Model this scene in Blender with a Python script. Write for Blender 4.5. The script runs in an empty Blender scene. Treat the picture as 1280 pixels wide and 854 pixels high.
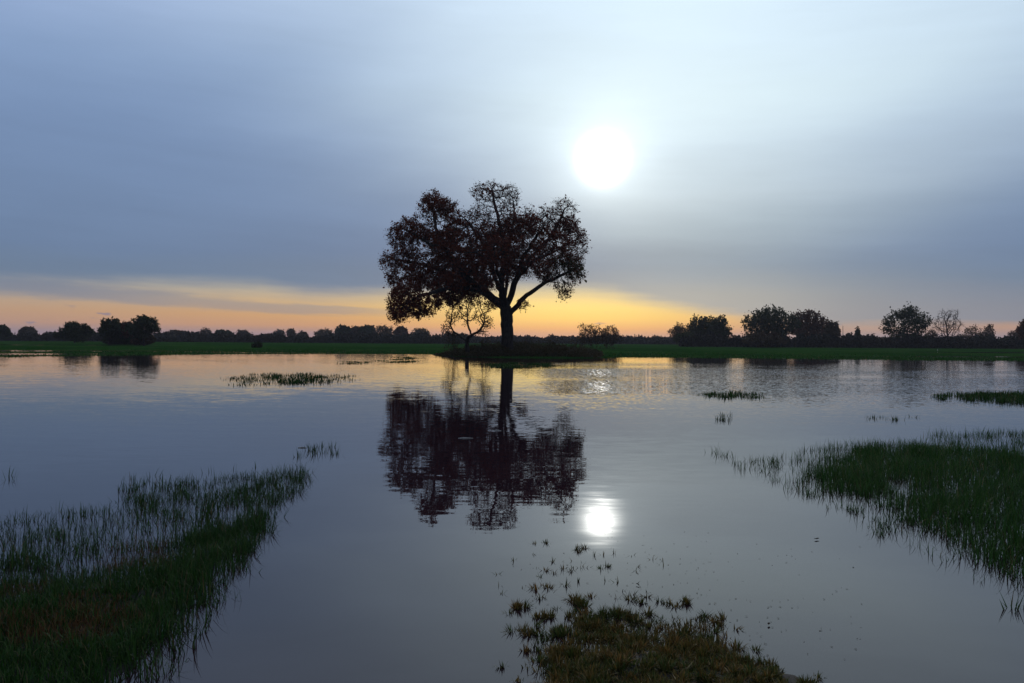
import bpy, math, random
import numpy as np
from mathutils import Vector, Matrix, kdtree

random.seed(7)
RNG = np.random.default_rng(11)
SC = bpy.context.scene
COL = SC.collection
rad = math.radians

# ------------------------------------------------------------------ camera
W_PX, H_PX, F_PX = 1280.0, 854.0, 1033.0
CAM = Vector((0, 0, 1.6))
ROLL, PITCH = 0.0068, -0.0019
fwd = Vector((0, math.cos(PITCH), math.sin(PITCH)))
rgt = Vector((math.cos(ROLL), 0, math.sin(ROLL)))
rgt = (rgt - fwd * rgt.dot(fwd)).normalized()
upv = rgt.cross(fwd).normalized()
cd = bpy.data.cameras.new('camera')
cam = bpy.data.objects.new('camera', cd)
COL.objects.link(cam)
cam.matrix_world = Matrix(((rgt.x, upv.x, -fwd.x, CAM.x), (rgt.y, upv.y, -fwd.y, CAM.y),
                           (rgt.z, upv.z, -fwd.z, CAM.z), (0, 0, 0, 1)))
cd.sensor_width = 36
cd.lens = F_PX / W_PX * 36
cd.clip_start = 0.1
cd.clip_end = 6000
SC.camera = cam


def ray(X, Y):
    return (fwd * F_PX + rgt * (X - W_PX / 2) - upv * (Y - H_PX / 2)).normalized()


def gp(X, Y, z=0.0):
    """the place on the level z that the photograph shows at X, Y"""
    d = ray(X, Y)
    t = (z - CAM.z) / d.z
    p = CAM + d * t
    return p.x, p.y


def project(x, y, z):
    """numpy: world to photograph pixels"""
    dx, dy, dz = x - CAM.x, y - CAM.y, z - CAM.z
    w = dx * fwd.x + dy * fwd.y + dz * fwd.z
    X = W_PX / 2 + F_PX * (dx * rgt.x + dy * rgt.y + dz * rgt.z) / w
    Y = H_PX / 2 - F_PX * (dx * upv.x + dy * upv.y + dz * upv.z) / w
    return X, Y


# ------------------------------------------------------------------ light
sd = ray(753, 200)
SUN_EL = math.asin(sd.z)
SUN_AZ = math.atan2(sd.x, sd.y)          # clockwise from +Y
sl = bpy.data.lights.new('sun', 'SUN')
sl.energy = 0.5
sl.angle = rad(1.2)
sl.color = (1.0, 0.93, 0.82)
so = bpy.data.objects.new('sun', sl)
COL.objects.link(so)
so.rotation_euler = Vector((-sd.x, -sd.y, -sd.z)).to_track_quat('-Z', 'Y').to_euler()

SC.view_settings.view_transform = 'Standard'
SC.view_settings.look = 'None'
SC.view_settings.exposure = 0
SC.view_settings.gamma = 1
SC.cycles.max_bounces = 6
SC.cycles.diffuse_bounces = 2
SC.cycles.glossy_bounces = 3
SC.cycles.transmission_bounces = 3
SC.cycles.volume_bounces = 0
SC.cycles.transparent_max_bounces = 4
SC.cycles.sample_clamp_indirect = 10
SC.cycles.sample_clamp_direct = 7


def lin(c):
    return tuple(((v / 255) / 12.92 if v / 255 <= 0.04045 else ((v / 255 + 0.055) / 1.055) ** 2.4) for v in c[:3])


# ---- a small expression builder for math nodes
class X:
    nt = None

    def __init__(self, s):
        self.s = s

    @staticmethod
    def op(kind, *a, clamp=False):
        n = X.nt.nodes.new('ShaderNodeMath')
        n.operation = kind
        n.use_clamp = clamp
        for i, v in enumerate(a):
            if isinstance(v, X):
                X.nt.links.new(v.s, n.inputs[i])
            else:
                n.inputs[i].default_value = v
        return X(n.outputs[0])

    def __add__(s, o): return X.op('ADD', s, o)
    def __radd__(s, o): return X.op('ADD', o, s)
    def __sub__(s, o): return X.op('SUBTRACT', s, o)
    def __rsub__(s, o): return X.op('SUBTRACT', o, s)
    def __mul__(s, o): return X.op('MULTIPLY', s, o)
    def __rmul__(s, o): return X.op('MULTIPLY', o, s)
    def __truediv__(s, o): return X.op('DIVIDE', s, o)
    def __rtruediv__(s, o): return X.op('DIVIDE', o, s)
    def sq(s): return X.op('MULTIPLY', s, s)
    def clamp01(s): return X.op('ADD', s, 0.0, clamp=True)


def expx(v): return X.op('EXPONENT', v)
def gauss(v, c, w): return expx(((v - c) / w).sq() * -1.0)


def sstep(v, a, b):
    """0 at a, 1 at b, smooth"""
    n = X.nt.nodes.new('ShaderNodeMapRange')
    n.interpolation_type = 'SMOOTHSTEP'
    for i, q in ((0, v), (1, a), (2, b)):
        if isinstance(q, X):
            X.nt.links.new(q.s, n.inputs[i])
        else:
            n.inputs[i].default_value = q
    n.inputs[3].default_value = 0
    n.inputs[4].default_value = 1
    return X(n.outputs[0])


def ramp(v, lo, hi, stops):
    """colour by v; stops are (value, srgb)"""
    n = X.nt.nodes.new('ShaderNodeValToRGB')
    n.color_ramp.interpolation = 'B_SPLINE' if False else 'EASE'
    n.color_ramp.interpolation = 'LINEAR'
    f = (v - lo) / (hi - lo)
    X.nt.links.new(f.s, n.inputs[0])
    els = n.color_ramp.elements
    while len(els) < len(stops):
        els.new(0.5)
    for e, (p, c) in zip(els, stops):
        e.position = (p - lo) / (hi - lo)
        e.color = (*lin(c), 1)
    return n.outputs[0]


def curve(v, lo, hi, pts):
    """value by v through pts"""
    n = X.nt.nodes.new('ShaderNodeFloatCurve')
    f = (v - lo) / (hi - lo)
    X.nt.links.new(f.s, n.inputs['Value'])
    n.mapping.clip_max_y = 10
    n.mapping.use_clip = False
    c = n.mapping.curves[0]
    pts = [((p - lo) / (hi - lo), y / 10) for p, y in pts]
    while len(c.points) < len(pts):
        c.points.new(0.5, 0.5)
    for q, (a, b) in zip(c.points, pts):
        q.location = (a, b)
        q.handle_type = 'AUTO_CLAMPED'
    n.mapping.update()
    return X(n.outputs[0]) * 10.0


def mixc(f, a, b, mode='MIX'):
    n = X.nt.nodes.new('ShaderNodeMix')
    n.data_type = 'RGBA'
    n.blend_type = mode
    for i, q in ((0, f), (6, a), (7, b)):
        if isinstance(q, X):
            X.nt.links.new(q.s, n.inputs[i])
        elif hasattr(q, 'is_linked'):
            X.nt.links.new(q, n.inputs[i])
        elif i == 0:
            n.inputs[0].default_value = q
        else:
            n.inputs[i].default_value = (*q, 1)
    return n.outputs[2]


def noise(vec, scale=1.0, detail=3.0, rough=0.5, out=0):
    n = X.nt.nodes.new('ShaderNodeTexNoise')
    n.inputs['Scale'].default_value = scale
    n.inputs['Detail'].default_value = detail
    n.inputs['Roughness'].default_value = rough
    X.nt.links.new(vec, n.inputs['Vector'])
    return X(n.outputs[0]) if out == 0 else n.outputs[1]


def comb(x, y, z=0.0):
    n = X.nt.nodes.new('ShaderNodeCombineXYZ')
    for i, q in enumerate((x, y, z)):
        if isinstance(q, X):
            X.nt.links.new(q.s, n.inputs[i])
        else:
            n.inputs[i].default_value = q
    return n.outputs[0]


# ------------------------------------------------------------------ sky
world = bpy.data.worlds.new('World')
SC.world = world
world.use_nodes = True
wt = world.node_tree
wt.nodes.clear()
X.nt = wt
tc = wt.nodes.new('ShaderNodeTexCoord')
sep = wt.nodes.new('ShaderNodeSeparateXYZ')
wt.links.new(tc.outputs['Generated'], sep.inputs[0])
dx, dy, dz = X(sep.outputs[0]), X(sep.outputs[1]), X(sep.outputs[2])
DEG = 180 / math.pi
el = X.op('ARCSINE', dz) * DEG
az = X.op('ARCTAN2', dx, dy) * DEG
cosd = dx * sd.x + dy * sd.y + dz * sd.z
sang = X.op('ARCCOSINE', X.op('MINIMUM', cosd, 1.0)) * DEG
# cloud grain: long flat streaks that tilt a little
streak = noise(comb(az * 0.055, el * 0.42 + az * 0.02, 2.0), 1.0, 4.0, 0.55) - 0.5
soft = noise(comb(az * 0.035, el * 0.12 - az * 0.035, 5.0), 1.0, 3.0, 0.5) - 0.5
fine = noise(comb(az * 0.16, el * 1.5 + az * 0.05, 9.0), 1.0, 5.0, 0.6) - 0.5
e1 = el + streak * 2.4 * sstep(el, 1.0, 6.0) + soft * 3.0 * sstep(el, 2.0, 9.0)
away = ramp(e1, -5, 95, [(-5, (140, 136, 148)), (2, (126, 132, 148)), (4, (104, 124, 151)), (6, (103, 125, 158)),
                         (9, (111, 134, 169)), (12.5, (117, 141, 178)), (17, (131, 156, 194)), (22, (146, 169, 208)),
                         (32, (150, 169, 201)), (45, (140, 156, 185)), (95, (122, 137, 163))])
near = ramp(e1, -5, 95, [(-5, (160, 150, 150)), (3, (160, 164, 164)), (5, (134, 152, 169)), (7.5, (162, 180, 193)),
                         (10, (186, 203, 214)), (13, (206, 225, 237)), (16, (220, 240, 249)), (22, (219, 240, 255)), (32, (200, 219, 240)),
                         (45, (170, 186, 210)), (95, (122, 137, 163))])
wn = expx(((az + soft * 10.0 - 11.0) / (X.op('MAXIMUM', el * 1.0 + 3.5, 9.5) * (1.0 + 0.40 * sstep(az, 6.0, 16.0)))).sq() * -1.0)
deck = mixc(wn, away, near)
grain = 1.0 + streak * 0.10 + fine * 0.06
deck = mixc(1.0, deck, comb(grain, grain, grain), 'MULTIPLY')
# the clear strip under the cloud deck
edge = curve(az, -180, 180, [(-180, 1.2), (-70, 2.2), (-33, 3.35), (-18, 3.55), (-13, 3.0), (-8, 3.1), (0, 3.7), (5, 3.6), (9, 2.8),
                             (13, 2.1), (17, 1.55), (23, 1.2), (33, 1.3), (70, 1.4), (180, 1.2)])
edge = edge + fine * 0.9 + streak * 0.9
warmth = curve(az, -180, 180, [(-180, 0.25), (-70, 0.45), (-33, 0.62), (-18, 0.86), (-5, 1.0), (8, 1.0), (14, 0.9), (19, 0.6),
                               (26, 0.5), (33, 0.62), (70, 0.4), (180, 0.25)])
warm_near = ramp(el, -2, 8, [(-2, (180, 130, 120)), (0.2, (216, 156, 122)), (0.8, (240, 176, 108)), (1.5, (254, 208, 112)),
                             (2.2, (254, 220, 126)), (3.0, (246, 216, 140)), (3.8, (214, 200, 158)), (5, (180, 182, 172)), (8, (150, 160, 170))])
warm_far = ramp(el, -2, 8, [(-2, (150, 120, 128)), (0.3, (168, 132, 134)), (0.9, (206, 150, 108)), (1.6, (212, 160, 104)),
                            (2.6, (206, 174, 132)), (3.4, (202, 186, 154)), (4.4, (176, 174, 160)), (8, (140, 150, 165))])
warm = mixc(gauss(az, 4.5, 11.0), warm_far, warm_near)
cover = sstep(el, edge * 0.68, edge * 1.2 + 0.1)          # 1 = under the deck's cover
# the grey wedge that lies in the strip, falling to one side
wl = curve(az, -180, 180, [(-180, 2.5), (-60, 4.0), (-32, 3.05), (-25, 2.6), (-18, 2.15), (-8, 1.75), (0, 1.6), (180, 1.5)])
ww = curve(az, -180, 180, [(-180, 0.3), (-60, 0.8), (-32, 0.62), (-18, 0.4), (-8, 0.25), (180, 0.2)])
wedge = expx(((el - wl + fine * 0.9 + streak * 0.5) / ww).sq().sq() * -1.0) * sstep(az, -2.0, -14.0) * (0.55 + 0.35 * sstep(az, -20.0, -30.0))
strip = mixc(wedge, warm, tuple(lin((132, 134, 146))))
# small slate puffs low down
pn = noise(comb(az * 0.55, el * 2.2, 3.0), 1.0, 4.0, 0.6)
puff = sstep(pn, 0.60, 0.68) * sstep(el, 0.5, 0.9) * sstep(el, 2.2, 1.5) * (sstep(az, -20.0, -26.0) + sstep(az, 14.0, 16.0) + gauss(az, 5.0, 2.0) * 0.8).clamp01()
strip = mixc(puff * 0.75, strip, tuple(lin((120, 112, 140))))
sky = mixc((1.0 - cover) * warmth + cover * 0.0, deck, strip)
# sun behind thin cloud: bright disc, aureole, wide veil
sg = sang + (soft * 1.2 + fine * 0.5) * sstep(sang, 1.5, 6.0)
core = gauss(sg, 0.0, 0.98) * 7.0
halo = gauss(sg, 0.0, 3.2) * 0.27
veil = expx(sg / -7.0) * 0.10
up = sstep(el, 4.0, 10.0)
glow = mixc(1.0, comb(core, core * 0.99, core * 0.93), comb(halo * 0.95, halo, halo * 0.95), 'ADD')
glow = mixc(1.0, glow, comb(veil * up * 0.9, veil * up, veil * up), 'ADD')
back = 1.0 - sstep(X.op('ABSOLUTE', az), 50.0, 150.0) * 0.25          # the eastern half is duller
sky = mixc(1.0, mixc(1.0, sky, comb(back, back, back), 'MULTIPLY'), glow, 'ADD')
bg_cloud = wt.nodes.new('ShaderNodeBackground')
wt.links.new(sky, bg_cloud.inputs[0])
bg_cloud.inputs[1].default_value = 1.04
nish = wt.nodes.new('ShaderNodeTexSky')
nish.sky_type = 'NISHITA'
nish.sun_disc = False
nish.sun_elevation = SUN_EL
nish.sun_rotation = SUN_AZ
bg_sky = wt.nodes.new('ShaderNodeBackground')
wt.links.new(nish.outputs[0], bg_sky.inputs[0])
bg_sky.inputs[1].default_value = 0.05
ms = wt.nodes.new('ShaderNodeMixShader')          # a little clear sky through the cloud
ms.inputs[0].default_value = 0.95
wt.links.new(bg_sky.outputs[0], ms.inputs[1])
wt.links.new(bg_cloud.outputs[0], ms.inputs[2])
wo = wt.nodes.new('ShaderNodeOutputWorld')
wt.links.new(ms.outputs[0], wo.inputs[0])


# ------------------------------------------------------------------ materials
def mat(name):
    m = bpy.data.materials.new(name)
    m.use_nodes = True
    X.nt = m.node_tree
    p = m.node_tree.nodes['Principled BSDF']
    return m, p, m.node_tree.links


def pos():
    return X.nt.nodes.new('ShaderNodeNewGeometry').outputs['Position']


def sepxyz(v):
    n = X.nt.nodes.new('ShaderNodeSeparateXYZ')
    X.nt.links.new(v, n.inputs[0])
    return [X(o) for o in n.outputs]


def setin(p, key, v):
    if isinstance(v, X):
        X.nt.links.new(v.s, p.inputs[key])
    elif hasattr(v, 'is_linked'):
        X.nt.links.new(v, p.inputs[key])
    else:
        p.inputs[key].default_value = v if not isinstance(v, tuple) or len(v) == 4 else (*v, 1)


def water_mat():
    m, p, L = mat('flood_water')
    px, py, pz = sepxyz(pos())
    a = px / X.op('MAXIMUM', py, 1.0)

    def slopes(fx, fy, seed, det=2.0):
        c = noise(comb(px * fx, py * fy, seed), 1.0, det, 0.5, out=1)
        r, g, b = sepxyz(c)
        return r - 0.5, g - 0.5
    gust = noise(comb(px * 0.05, py * 0.11, 4.0), 1.0, 3.0, 0.55)
    cat = noise(comb(px * 4.0, py * 1.1, 7.0), 1.0, 4.0, 0.7)
    zone = sstep(py, 17.0, 27.0) * sstep(py, 62.0, 44.0) * sstep(a, 0.02, 0.075)
    wind = zone * (1.0 - 0.55 * sstep(a, 0.13, 0.22)) * sstep(gust, 0.30, 0.55) * (0.25 + 0.75 * sstep(cat, 0.30, 0.70))
    mid = sstep(py, 8.5, 20.0) * (0.35 + 0.65 * sstep(gust, 0.40, 0.62))
    s1 = slopes(0.8, 2.6, 1.0)
    s2 = slopes(2.6, 9.0, 2.0, 3.0)
    s3 = slopes(9.0, 16.0, 3.0, 3.0)
    calm = 0.25 + 0.75 * sstep(py, 5.0, 11.0)
    kx = s1[0] * 0.010 + s2[0] * 0.010 * calm + s3[0] * (mid * 0.03 + wind * 0.30)
    ky = (s1[1] * 0.018 + s2[1] * 0.030) * calm + s3[1] * (mid * 0.06 + wind * 0.84)
    nv = X.nt.nodes.new('ShaderNodeVectorMath')
    nv.operation = 'NORMALIZE'
    L.new(comb(kx, ky, 1.0), nv.inputs[0])
    L.new(nv.outputs[0], p.inputs['Normal'])
    setin(p, 'Base Color', (0.024, 0.011, 0.015))
    p.inputs['Roughness'].default_value = 0.008
    p.inputs['IOR'].default_value = 1.31
    return m


def ground_mat():
    m, p, L = mat('meadow_and_mud')
    v = pos()
    px, py, pz = sepxyz(v)
    n1 = noise(comb(px * 0.06, py * 0.05, 0.0), 1.0, 4, 0.6)
    n2 = noise(comb(px * 1.3, py * 1.3, 0.0), 1.0, 5, 0.6)
    n3 = noise(comb(px * 14.0, py * 14.0, pz * 14.0), 1.0, 6, 0.65)
    green = mixc(sstep(n1, 0.36, 0.64), (0.009, 0.046, 0.006), (0.022, 0.070, 0.010))
    green = mixc(sstep(n2, 0.45, 0.75) * 0.5, green, (0.042, 0.050, 0.018))
    n4 = noise(comb(px * 0.018, py * 0.10, 3.0), 1.0, 4, 0.6)
    green = mixc(sstep(n4, 0.52, 0.72) * 0.6, green, (0.050, 0.056, 0.018))
    mud = mixc(sstep(n3, 0.35, 0.65), (0.014, 0.012, 0.011), (0.036, 0.031, 0.028))
    far = sstep(py, 40.0, 60.0)
    L.new(mixc(far, mud, green), p.inputs['Base Color'])
    setin(p, 'Roughness', 0.75 + 0.2 * far)
    setin(p, 'Specular IOR Level', (1.0 - far) * 0.10)
    b = X.nt.nodes.new('ShaderNodeBump')
    b.inputs['Strength'].default_value = 0.6
    b.inputs['Distance'].default_value = 0.02
    L.new((n3 * (1.0 - far)).s, b.inputs['Height'])
    L.new(b.outputs[0], p.inputs['Normal'])
    return m


def leafy(name, tint=True, base=(0.05, 0.05, 0.02), transl=0.25, rough=0.7):
    m, p, L = mat(name)
    if tint:
        at = X.nt.nodes.new('ShaderNodeAttribute')
        at.attribute_name = 'tint'
        c = at.outputs['Color']
        L.new(c, p.inputs['Base Color'])
    else:
        setin(p, 'Base Color', base)
        c = None
    p.inputs['Roughness'].default_value = rough
    p.inputs['Specular IOR Level'].default_value = 0.12
    t = X.nt.nodes.new('ShaderNodeBsdfTranslucent')
    if c:
        L.new(c, t.inputs[0])
    else:
        t.inputs[0].default_value = (*base, 1)
    mx = X.nt.nodes.new('ShaderNodeMixShader')
    mx.inputs[0].default_value = transl
    L.new(p.outputs[0], mx.inputs[1])
    L.new(t.outputs[0], mx.inputs[2])
    out = [n for n in X.nt.nodes if n.type == 'OUTPUT_MATERIAL'][0]
    L.new(mx.outputs[0], out.inputs[0])
    return m


def bark_mat(name, c1, c2):
    m, p, L = mat(name)
    px, py, pz = sepxyz(pos())
    n = noise(comb(px * 9.0, py * 9.0, pz * 2.2), 1.0, 5, 0.65)
    L.new(mixc(sstep(n, 0.35, 0.65), c1, c2), p.inputs['Base Color'])
    p.inputs['Roughness'].default_value = 0.9
    p.inputs['Specular IOR Level'].default_value = 0.15
    b = X.nt.nodes.new('ShaderNodeBump')
    b.inputs['Strength'].default_value = 0.9
    b.inputs['Distance'].default_value = 0.06
    L.new(n.s, b.inputs['Height'])
    L.new(b.outputs[0], p.inputs['Normal'])
    return m


def plain(name, c, rough=0.8):
    m, p, L = mat(name)
    n = noise(pos(), 40.0, 4, 0.6)
    L.new(mixc(sstep(n, 0.3, 0.7), tuple(v * 0.7 for v in c), tuple(min(1, v * 1.3) for v in c)), p.inputs['Base Color'])
    p.inputs['Roughness'].default_value = rough
    return m


M_WATER, M_GROUND = water_mat(), ground_mat()
M_LEAF = leafy('autumn_leaves', transl=0.32)
M_GRASS = leafy('grass_blades', transl=0.25, rough=0.6)
M_BARK = bark_mat('oak_bark', (0.016, 0.012, 0.011), (0.044, 0.035, 0.030))
M_PALE = plain('pale_weathered_wood', (0.42, 0.38, 0.33))
M_DEAD = leafy('dead_leaf', transl=0.1)


# ------------------------------------------------------------------ mesh helpers
def mesh_np(name, V, F, m, parent=None, tint=None, smooth=False):
    """V (n,3); F (k,4) or (k,3) int arrays; one mesh object"""
    V = np.asarray(V, dtype=np.float32)
    me = bpy.data.meshes.new(name)
    me.vertices.add(len(V))
    me.vertices.foreach_set('co', V.ravel())
    Fs = F if isinstance(F, list) and not isinstance(F[0], tuple) else [F]
    Fs = [np.asarray(f, dtype=np.int32) for f in Fs if len(f)]
    nl = sum(f.size for f in Fs)
    npoly = sum(len(f) for f in Fs)
    me.loops.add(nl)
    me.polygons.add(npoly)
    me.loops.foreach_set('vertex_index', np.concatenate([f.ravel() for f in Fs]))
    tot = np.concatenate([np.full(len(f), f.shape[1], dtype=np.int32) for f in Fs])
    me.polygons.foreach_set('loop_start', (np.cumsum(tot) - tot).astype(np.int32))
    if smooth:
        me.polygons.foreach_set('use_smooth', np.ones(npoly, dtype=bool))
    if tint is not None:
        at = me.attributes.new('tint', 'FLOAT_COLOR', 'POINT')
        c4 = np.ones((len(V), 4), dtype=np.float32)
        c4[:, :3] = tint
        at.data.foreach_set('color', c4.ravel())
    me.update(calc_edges=True)
    me.materials.append(m)
    o = bpy.data.objects.new(name, me)
    COL.objects.link(o)
    if parent:
        o.parent = parent
    return o


def tag(o, label=None, cat=None, group=None, kind=None):
    for k, v in (('label', label), ('category', cat), ('group', group), ('kind', kind)):
        if v:
            o[k] = v
    return o


def empty(name, loc):
    o = bpy.data.objects.new(name, None)
    o.empty_display_size = 0.2
    o.location = loc
    COL.objects.link(o)
    return o


def inpoly(X_, Y_, poly):
    r = np.zeros(len(X_), dtype=bool)
    n = len(poly)
    for i in range(n):
        x1, y1 = poly[i]
        x2, y2 = poly[(i + 1) % n]
        c = ((y1 > Y_) != (y2 > Y_)) & (X_ < (x2 - x1) * (Y_ - y1) / (y2 - y1 + 1e-9) + x1)
        r ^= c
    return r


def vnoise(x, y, seed=0):
    """smooth value noise, numpy, about -1..1"""
    def h(i, j):
        v = np.sin(i * 127.1 + j * 311.7 + seed * 74.7) * 43758.5453
        return v - np.floor(v)
    xi, yi = np.floor(x), np.floor(y)
    fx, fy = x - xi, y - yi
    fx = fx * fx * (3 - 2 * fx)
    fy = fy * fy * (3 - 2 * fy)
    a = h(xi, yi) * (1 - fx) + h(xi + 1, yi) * fx
    b = h(xi, yi + 1) * (1 - fx) + h(xi + 1, yi + 1) * fx
    return (a * (1 - fy) + b * fy) * 2 - 1


def ss(v, a, b):
    t = np.clip((v - a) / (b - a), 0, 1)
    return t * t * (3 - 2 * t)


# ------------------------------------------------------------------ terrain
def gpoly(pts):
    return np.array([gp(a, b) for a, b in pts])


LEFT_BANK = [(-400, 770), (-60, 745), (60, 735), (150, 722), (215, 700), (270, 668), (330, 640), (345, 640), (318, 690),
             (280, 735), (250, 775), (218, 825), (190, 870), (150, 990), (-600, 990)]
RIGHT_BANK = [(962, 594), (1000, 580), (1060, 562), (1120, 554), (1200, 560), (1300, 566), (1420, 560), (1650, 600), (1650, 820), (1400, 800), (1280, 752),
              (1205, 712), (1130, 672), (1075, 640), (1015, 614)]
FRONT_BANK = [(596, 848), (630, 836), (655, 826), (700, 806), (752, 800), (820, 800), (880, 806), (925, 818), (975, 836), (1070, 856), (1120, 900),
              (1150, 960), (560, 960)]
BANKS = [(gpoly(LEFT_BANK), 0.012), (gpoly(RIGHT_BANK), -0.035), (gpoly(FRONT_BANK), 0.03)]


def sdist(x, y, poly):
    """signed distance, positive inside"""
    d = np.full(x.shape, 1e9)
    n = len(poly)
    for i in range(n):
        a, b = poly[i], poly[(i + 1) % n]
        ab = b - a
        t = np.clip(((x - a[0]) * ab[0] + (y - a[1]) * ab[1]) / (ab @ ab), 0, 1)
        d = np.minimum(d, np.hypot(x - a[0] - t * ab[0], y - a[1] - t * ab[1]))
    ins = inpoly(x.ravel(), y.ravel(), [tuple(p) for p in poly]).reshape(x.shape)
    return np.where(ins, d, -d)


SHORE_X = np.array([-900, 0, 150, 300, 530, 556, 600, 640, 700, 735, 772, 900, 1100, 1280, 2200])
SHORE_Y = np.array([60, 64, 73, 84, 90, 84, 77.5, 75.5, 75, 76.5, 80.5, 79, 77, 75, 72.0])
SHORE_A = (SHORE_X - 640) / F_PX


def height(x, y):
    x = np.asarray(x, float)
    y = np.asarray(y, float)
    h = np.full(x.shape, -0.26)
    nearm = (y < 17) & (y > -8) & (np.abs(x) < 22)
    if nearm.any():
        xs, ys = x[nearm], y[nearm]
        hn = np.full(xs.shape, -0.26)
        wob = 0.16 * vnoise(xs * 2.3, ys * 2.3, 3) + 0.05 * vnoise(xs * 6.1, ys * 6.1, 4)
        for poly, top in BANKS:
            d = sdist(xs, ys, poly) + wob
            hn = np.maximum(hn, -0.26 + (0.26 + top) * ss(d, -0.55, 0.42))
        hn += 0.018 * vnoise(xs * 7, ys * 7, 8) + 0.010 * vnoise(xs * 19, ys * 19, 9)
        h[nearm] = hn
    fm = y > 40
    if fm.any():
        xs, ys = x[fm], y[fm]
        sh = np.interp(xs / ys, SHORE_A, SHORE_Y)
        t = ys - sh + 1.5 * vnoise(xs * 0.16, ys * 0.1, 21) + 0.7 * vnoise(xs * 0.7, ys * 0.5, 22)
        hf = np.where(t < 0, np.maximum(-0.26, t * 0.05), 0.09 * ss(t, 0, 9))
        dip = np.clip(vnoise(xs * 0.028 + 3.1, ys * 0.13, 31) - 0.06, 0, 1) * ss(t, 3, 7) * (1 - ss(ys, 175, 230))
        hf = hf - 0.36 * dip
        hf += ss(ys, 95, 260) * 0.12 + 0.012 * vnoise(xs * 0.9, ys * 0.9, 5)
        mound = np.exp(-(((xs - 1.2) / 7.5) ** 2 + ((ys - 81.5) / 5.0) ** 2))
        hf += 0.30 * mound
        h[fm] = hf
    return h


def axis(lo_far, lo, hi, hi_far, st, g):
    mid = list(np.arange(lo, hi + st / 2, st))
    a, s, v = [], st, hi
    while v < hi_far:
        s *= g
        v += s
        a.append(v)
    b, s, v = [], st, lo
    while v > lo_far:
        s *= g
        v -= s
        b.append(v)
    return np.array(b[::-1] + mid + a)


def grid(name, xs, ys, hfun, m):
    gx, gy = np.meshgrid(xs, ys)
    gz = hfun(gx, gy)
    V = np.stack([gx, gy, gz], -1).reshape(-1, 3)
    nx, ny = len(xs), len(ys)
    i = np.arange(ny - 1)[:, None] * nx + np.arange(nx - 1)[None]
    F = np.stack([i, i + 1, i + 1 + nx, i + nx], -1).reshape(-1, 4)
    return mesh_np(name, V, F, m, smooth=True)


tag(grid('ground', axis(-1700, -7, 10, 1700, 0.11, 1.035), axis(-60, 2.2, 15, 2000, 0.11, 1.0125), height, M_GROUND), kind='structure',
    label='green meadow and muddy banks rising out of the flood water')
tag(grid('water', np.array([-1700, -400, -100, 0, 100, 400, 1700.]), np.array([-60., 0, 50, 120, 400, 2000]),
         lambda x, y: x * 0, M_WATER), kind='structure', label='still flood water mirroring the evening sky')


# ------------------------------------------------------------------ grass
def blades(name, P, H, Wd, tint, m=M_GRASS, lean=0.35, curl=0.6, segs=3, parent=None, dirs=None, lean0=0.0):
    """P (n,3) roots; curved tapering blades"""
    n = len(P)
    ang = RNG.uniform(0, 2 * np.pi, n) if dirs is None else dirs
    ld = np.stack([np.cos(ang), np.sin(ang), np.zeros(n)], -1)
    wa = ang + np.pi / 2 + RNG.normal(0, 0.5, n)
    wd = np.stack([np.cos(wa), np.sin(wa), np.zeros(n)], -1)
    th = np.abs(RNG.normal(lean0, lean, n))
    cu = np.abs(RNG.normal(0, curl, n))
    c = P.copy()
    V = []
    for s in range(segs + 1):
        t = s / segs
        w = Wd * (1 - t ** 1.6) * (0.75 + 0.5 * np.sin(np.pi * min(1, t + .15)))
        if s < segs:
            V.append(c - wd * w[:, None] / 2)
            V.append(c + wd * w[:, None] / 2)
        else:
            V.append(c.copy())
        a = th + cu * t * t * 1.6
        a = np.clip(a, 0, 2.2)
        c = c + (ld * np.sin(a)[:, None] + np.array([0, 0, 1.0]) * np.cos(a)[:, None]) * (H / segs)[:, None]
    V = np.stack(V, 1)
    k = V.shape[1]
    base = np.arange(n)[:, None] * k
    quads = []
    for s in range(segs - 1):
        quads.append(np.concatenate([base + 2 * s, base + 2 * s + 1, base + 2 * s + 3, base + 2 * s + 2], 1))
    tri = np.concatenate([base + 2 * segs - 2, base + 2 * segs - 1, base + 2 * segs], 1)
    T = np.repeat(tint[:, None, :], k, 1).reshape(-1, 3)
    return mesh_np(name, V.reshape(-1, 3), [np.concatenate(quads), tri], m, parent, T, smooth=True)


def green_tint(n, straw=0.04, dark=1.0, base=(0.012, 0.050, 0.008), alt=(0.036, 0.070, 0.012), dry=(0.14, 0.10, 0.045)):
    t = RNG.random(n)[:, None]
    c = np.array(base) * (1 - t) + np.array(alt) * t
    s = RNG.random(n) < straw
    c[s] = np.array(dry) * RNG.uniform(0.5, 1.1, (s.sum(), 1))
    return c * dark * RNG.uniform(0.5, 1.6, (n, 1))


def scatter(poly_px, per_m2, maxn=200000, z=0.0, margin=0):
    """uniform points on the ground in the outline that the photograph shows"""
    g = gpoly(poly_px)
    lo, hi = g.min(0), g.max(0)
    hi = np.minimum(hi, [60, 120])
    n = int(min(per_m2 * np.prod(hi - lo), 3e6))
    x = RNG.uniform(lo[0], hi[0], n)
    y = RNG.uniform(lo[1], hi[1], n)
    k = inpoly(x, y, [tuple(p) for p in g])
    x, y = x[k][:maxn], y[k][:maxn]
    return x, y


def tufted(x, y, amount, spread):
    """pull points towards tuft centres"""
    k = max(3, len(x) // amount)
    idx = RNG.integers(0, len(x), k)
    c = np.stack([x[idx], y[idx]], -1)
    own = RNG.integers(0, k, len(x))
    off = RNG.normal(0, spread, (len(x), 2))
    p = c[own] + off
    return p[:, 0], p[:, 1], np.arctan2(off[:, 1], off[:, 0]) + RNG.normal(0, 0.5, len(x)), own


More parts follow.
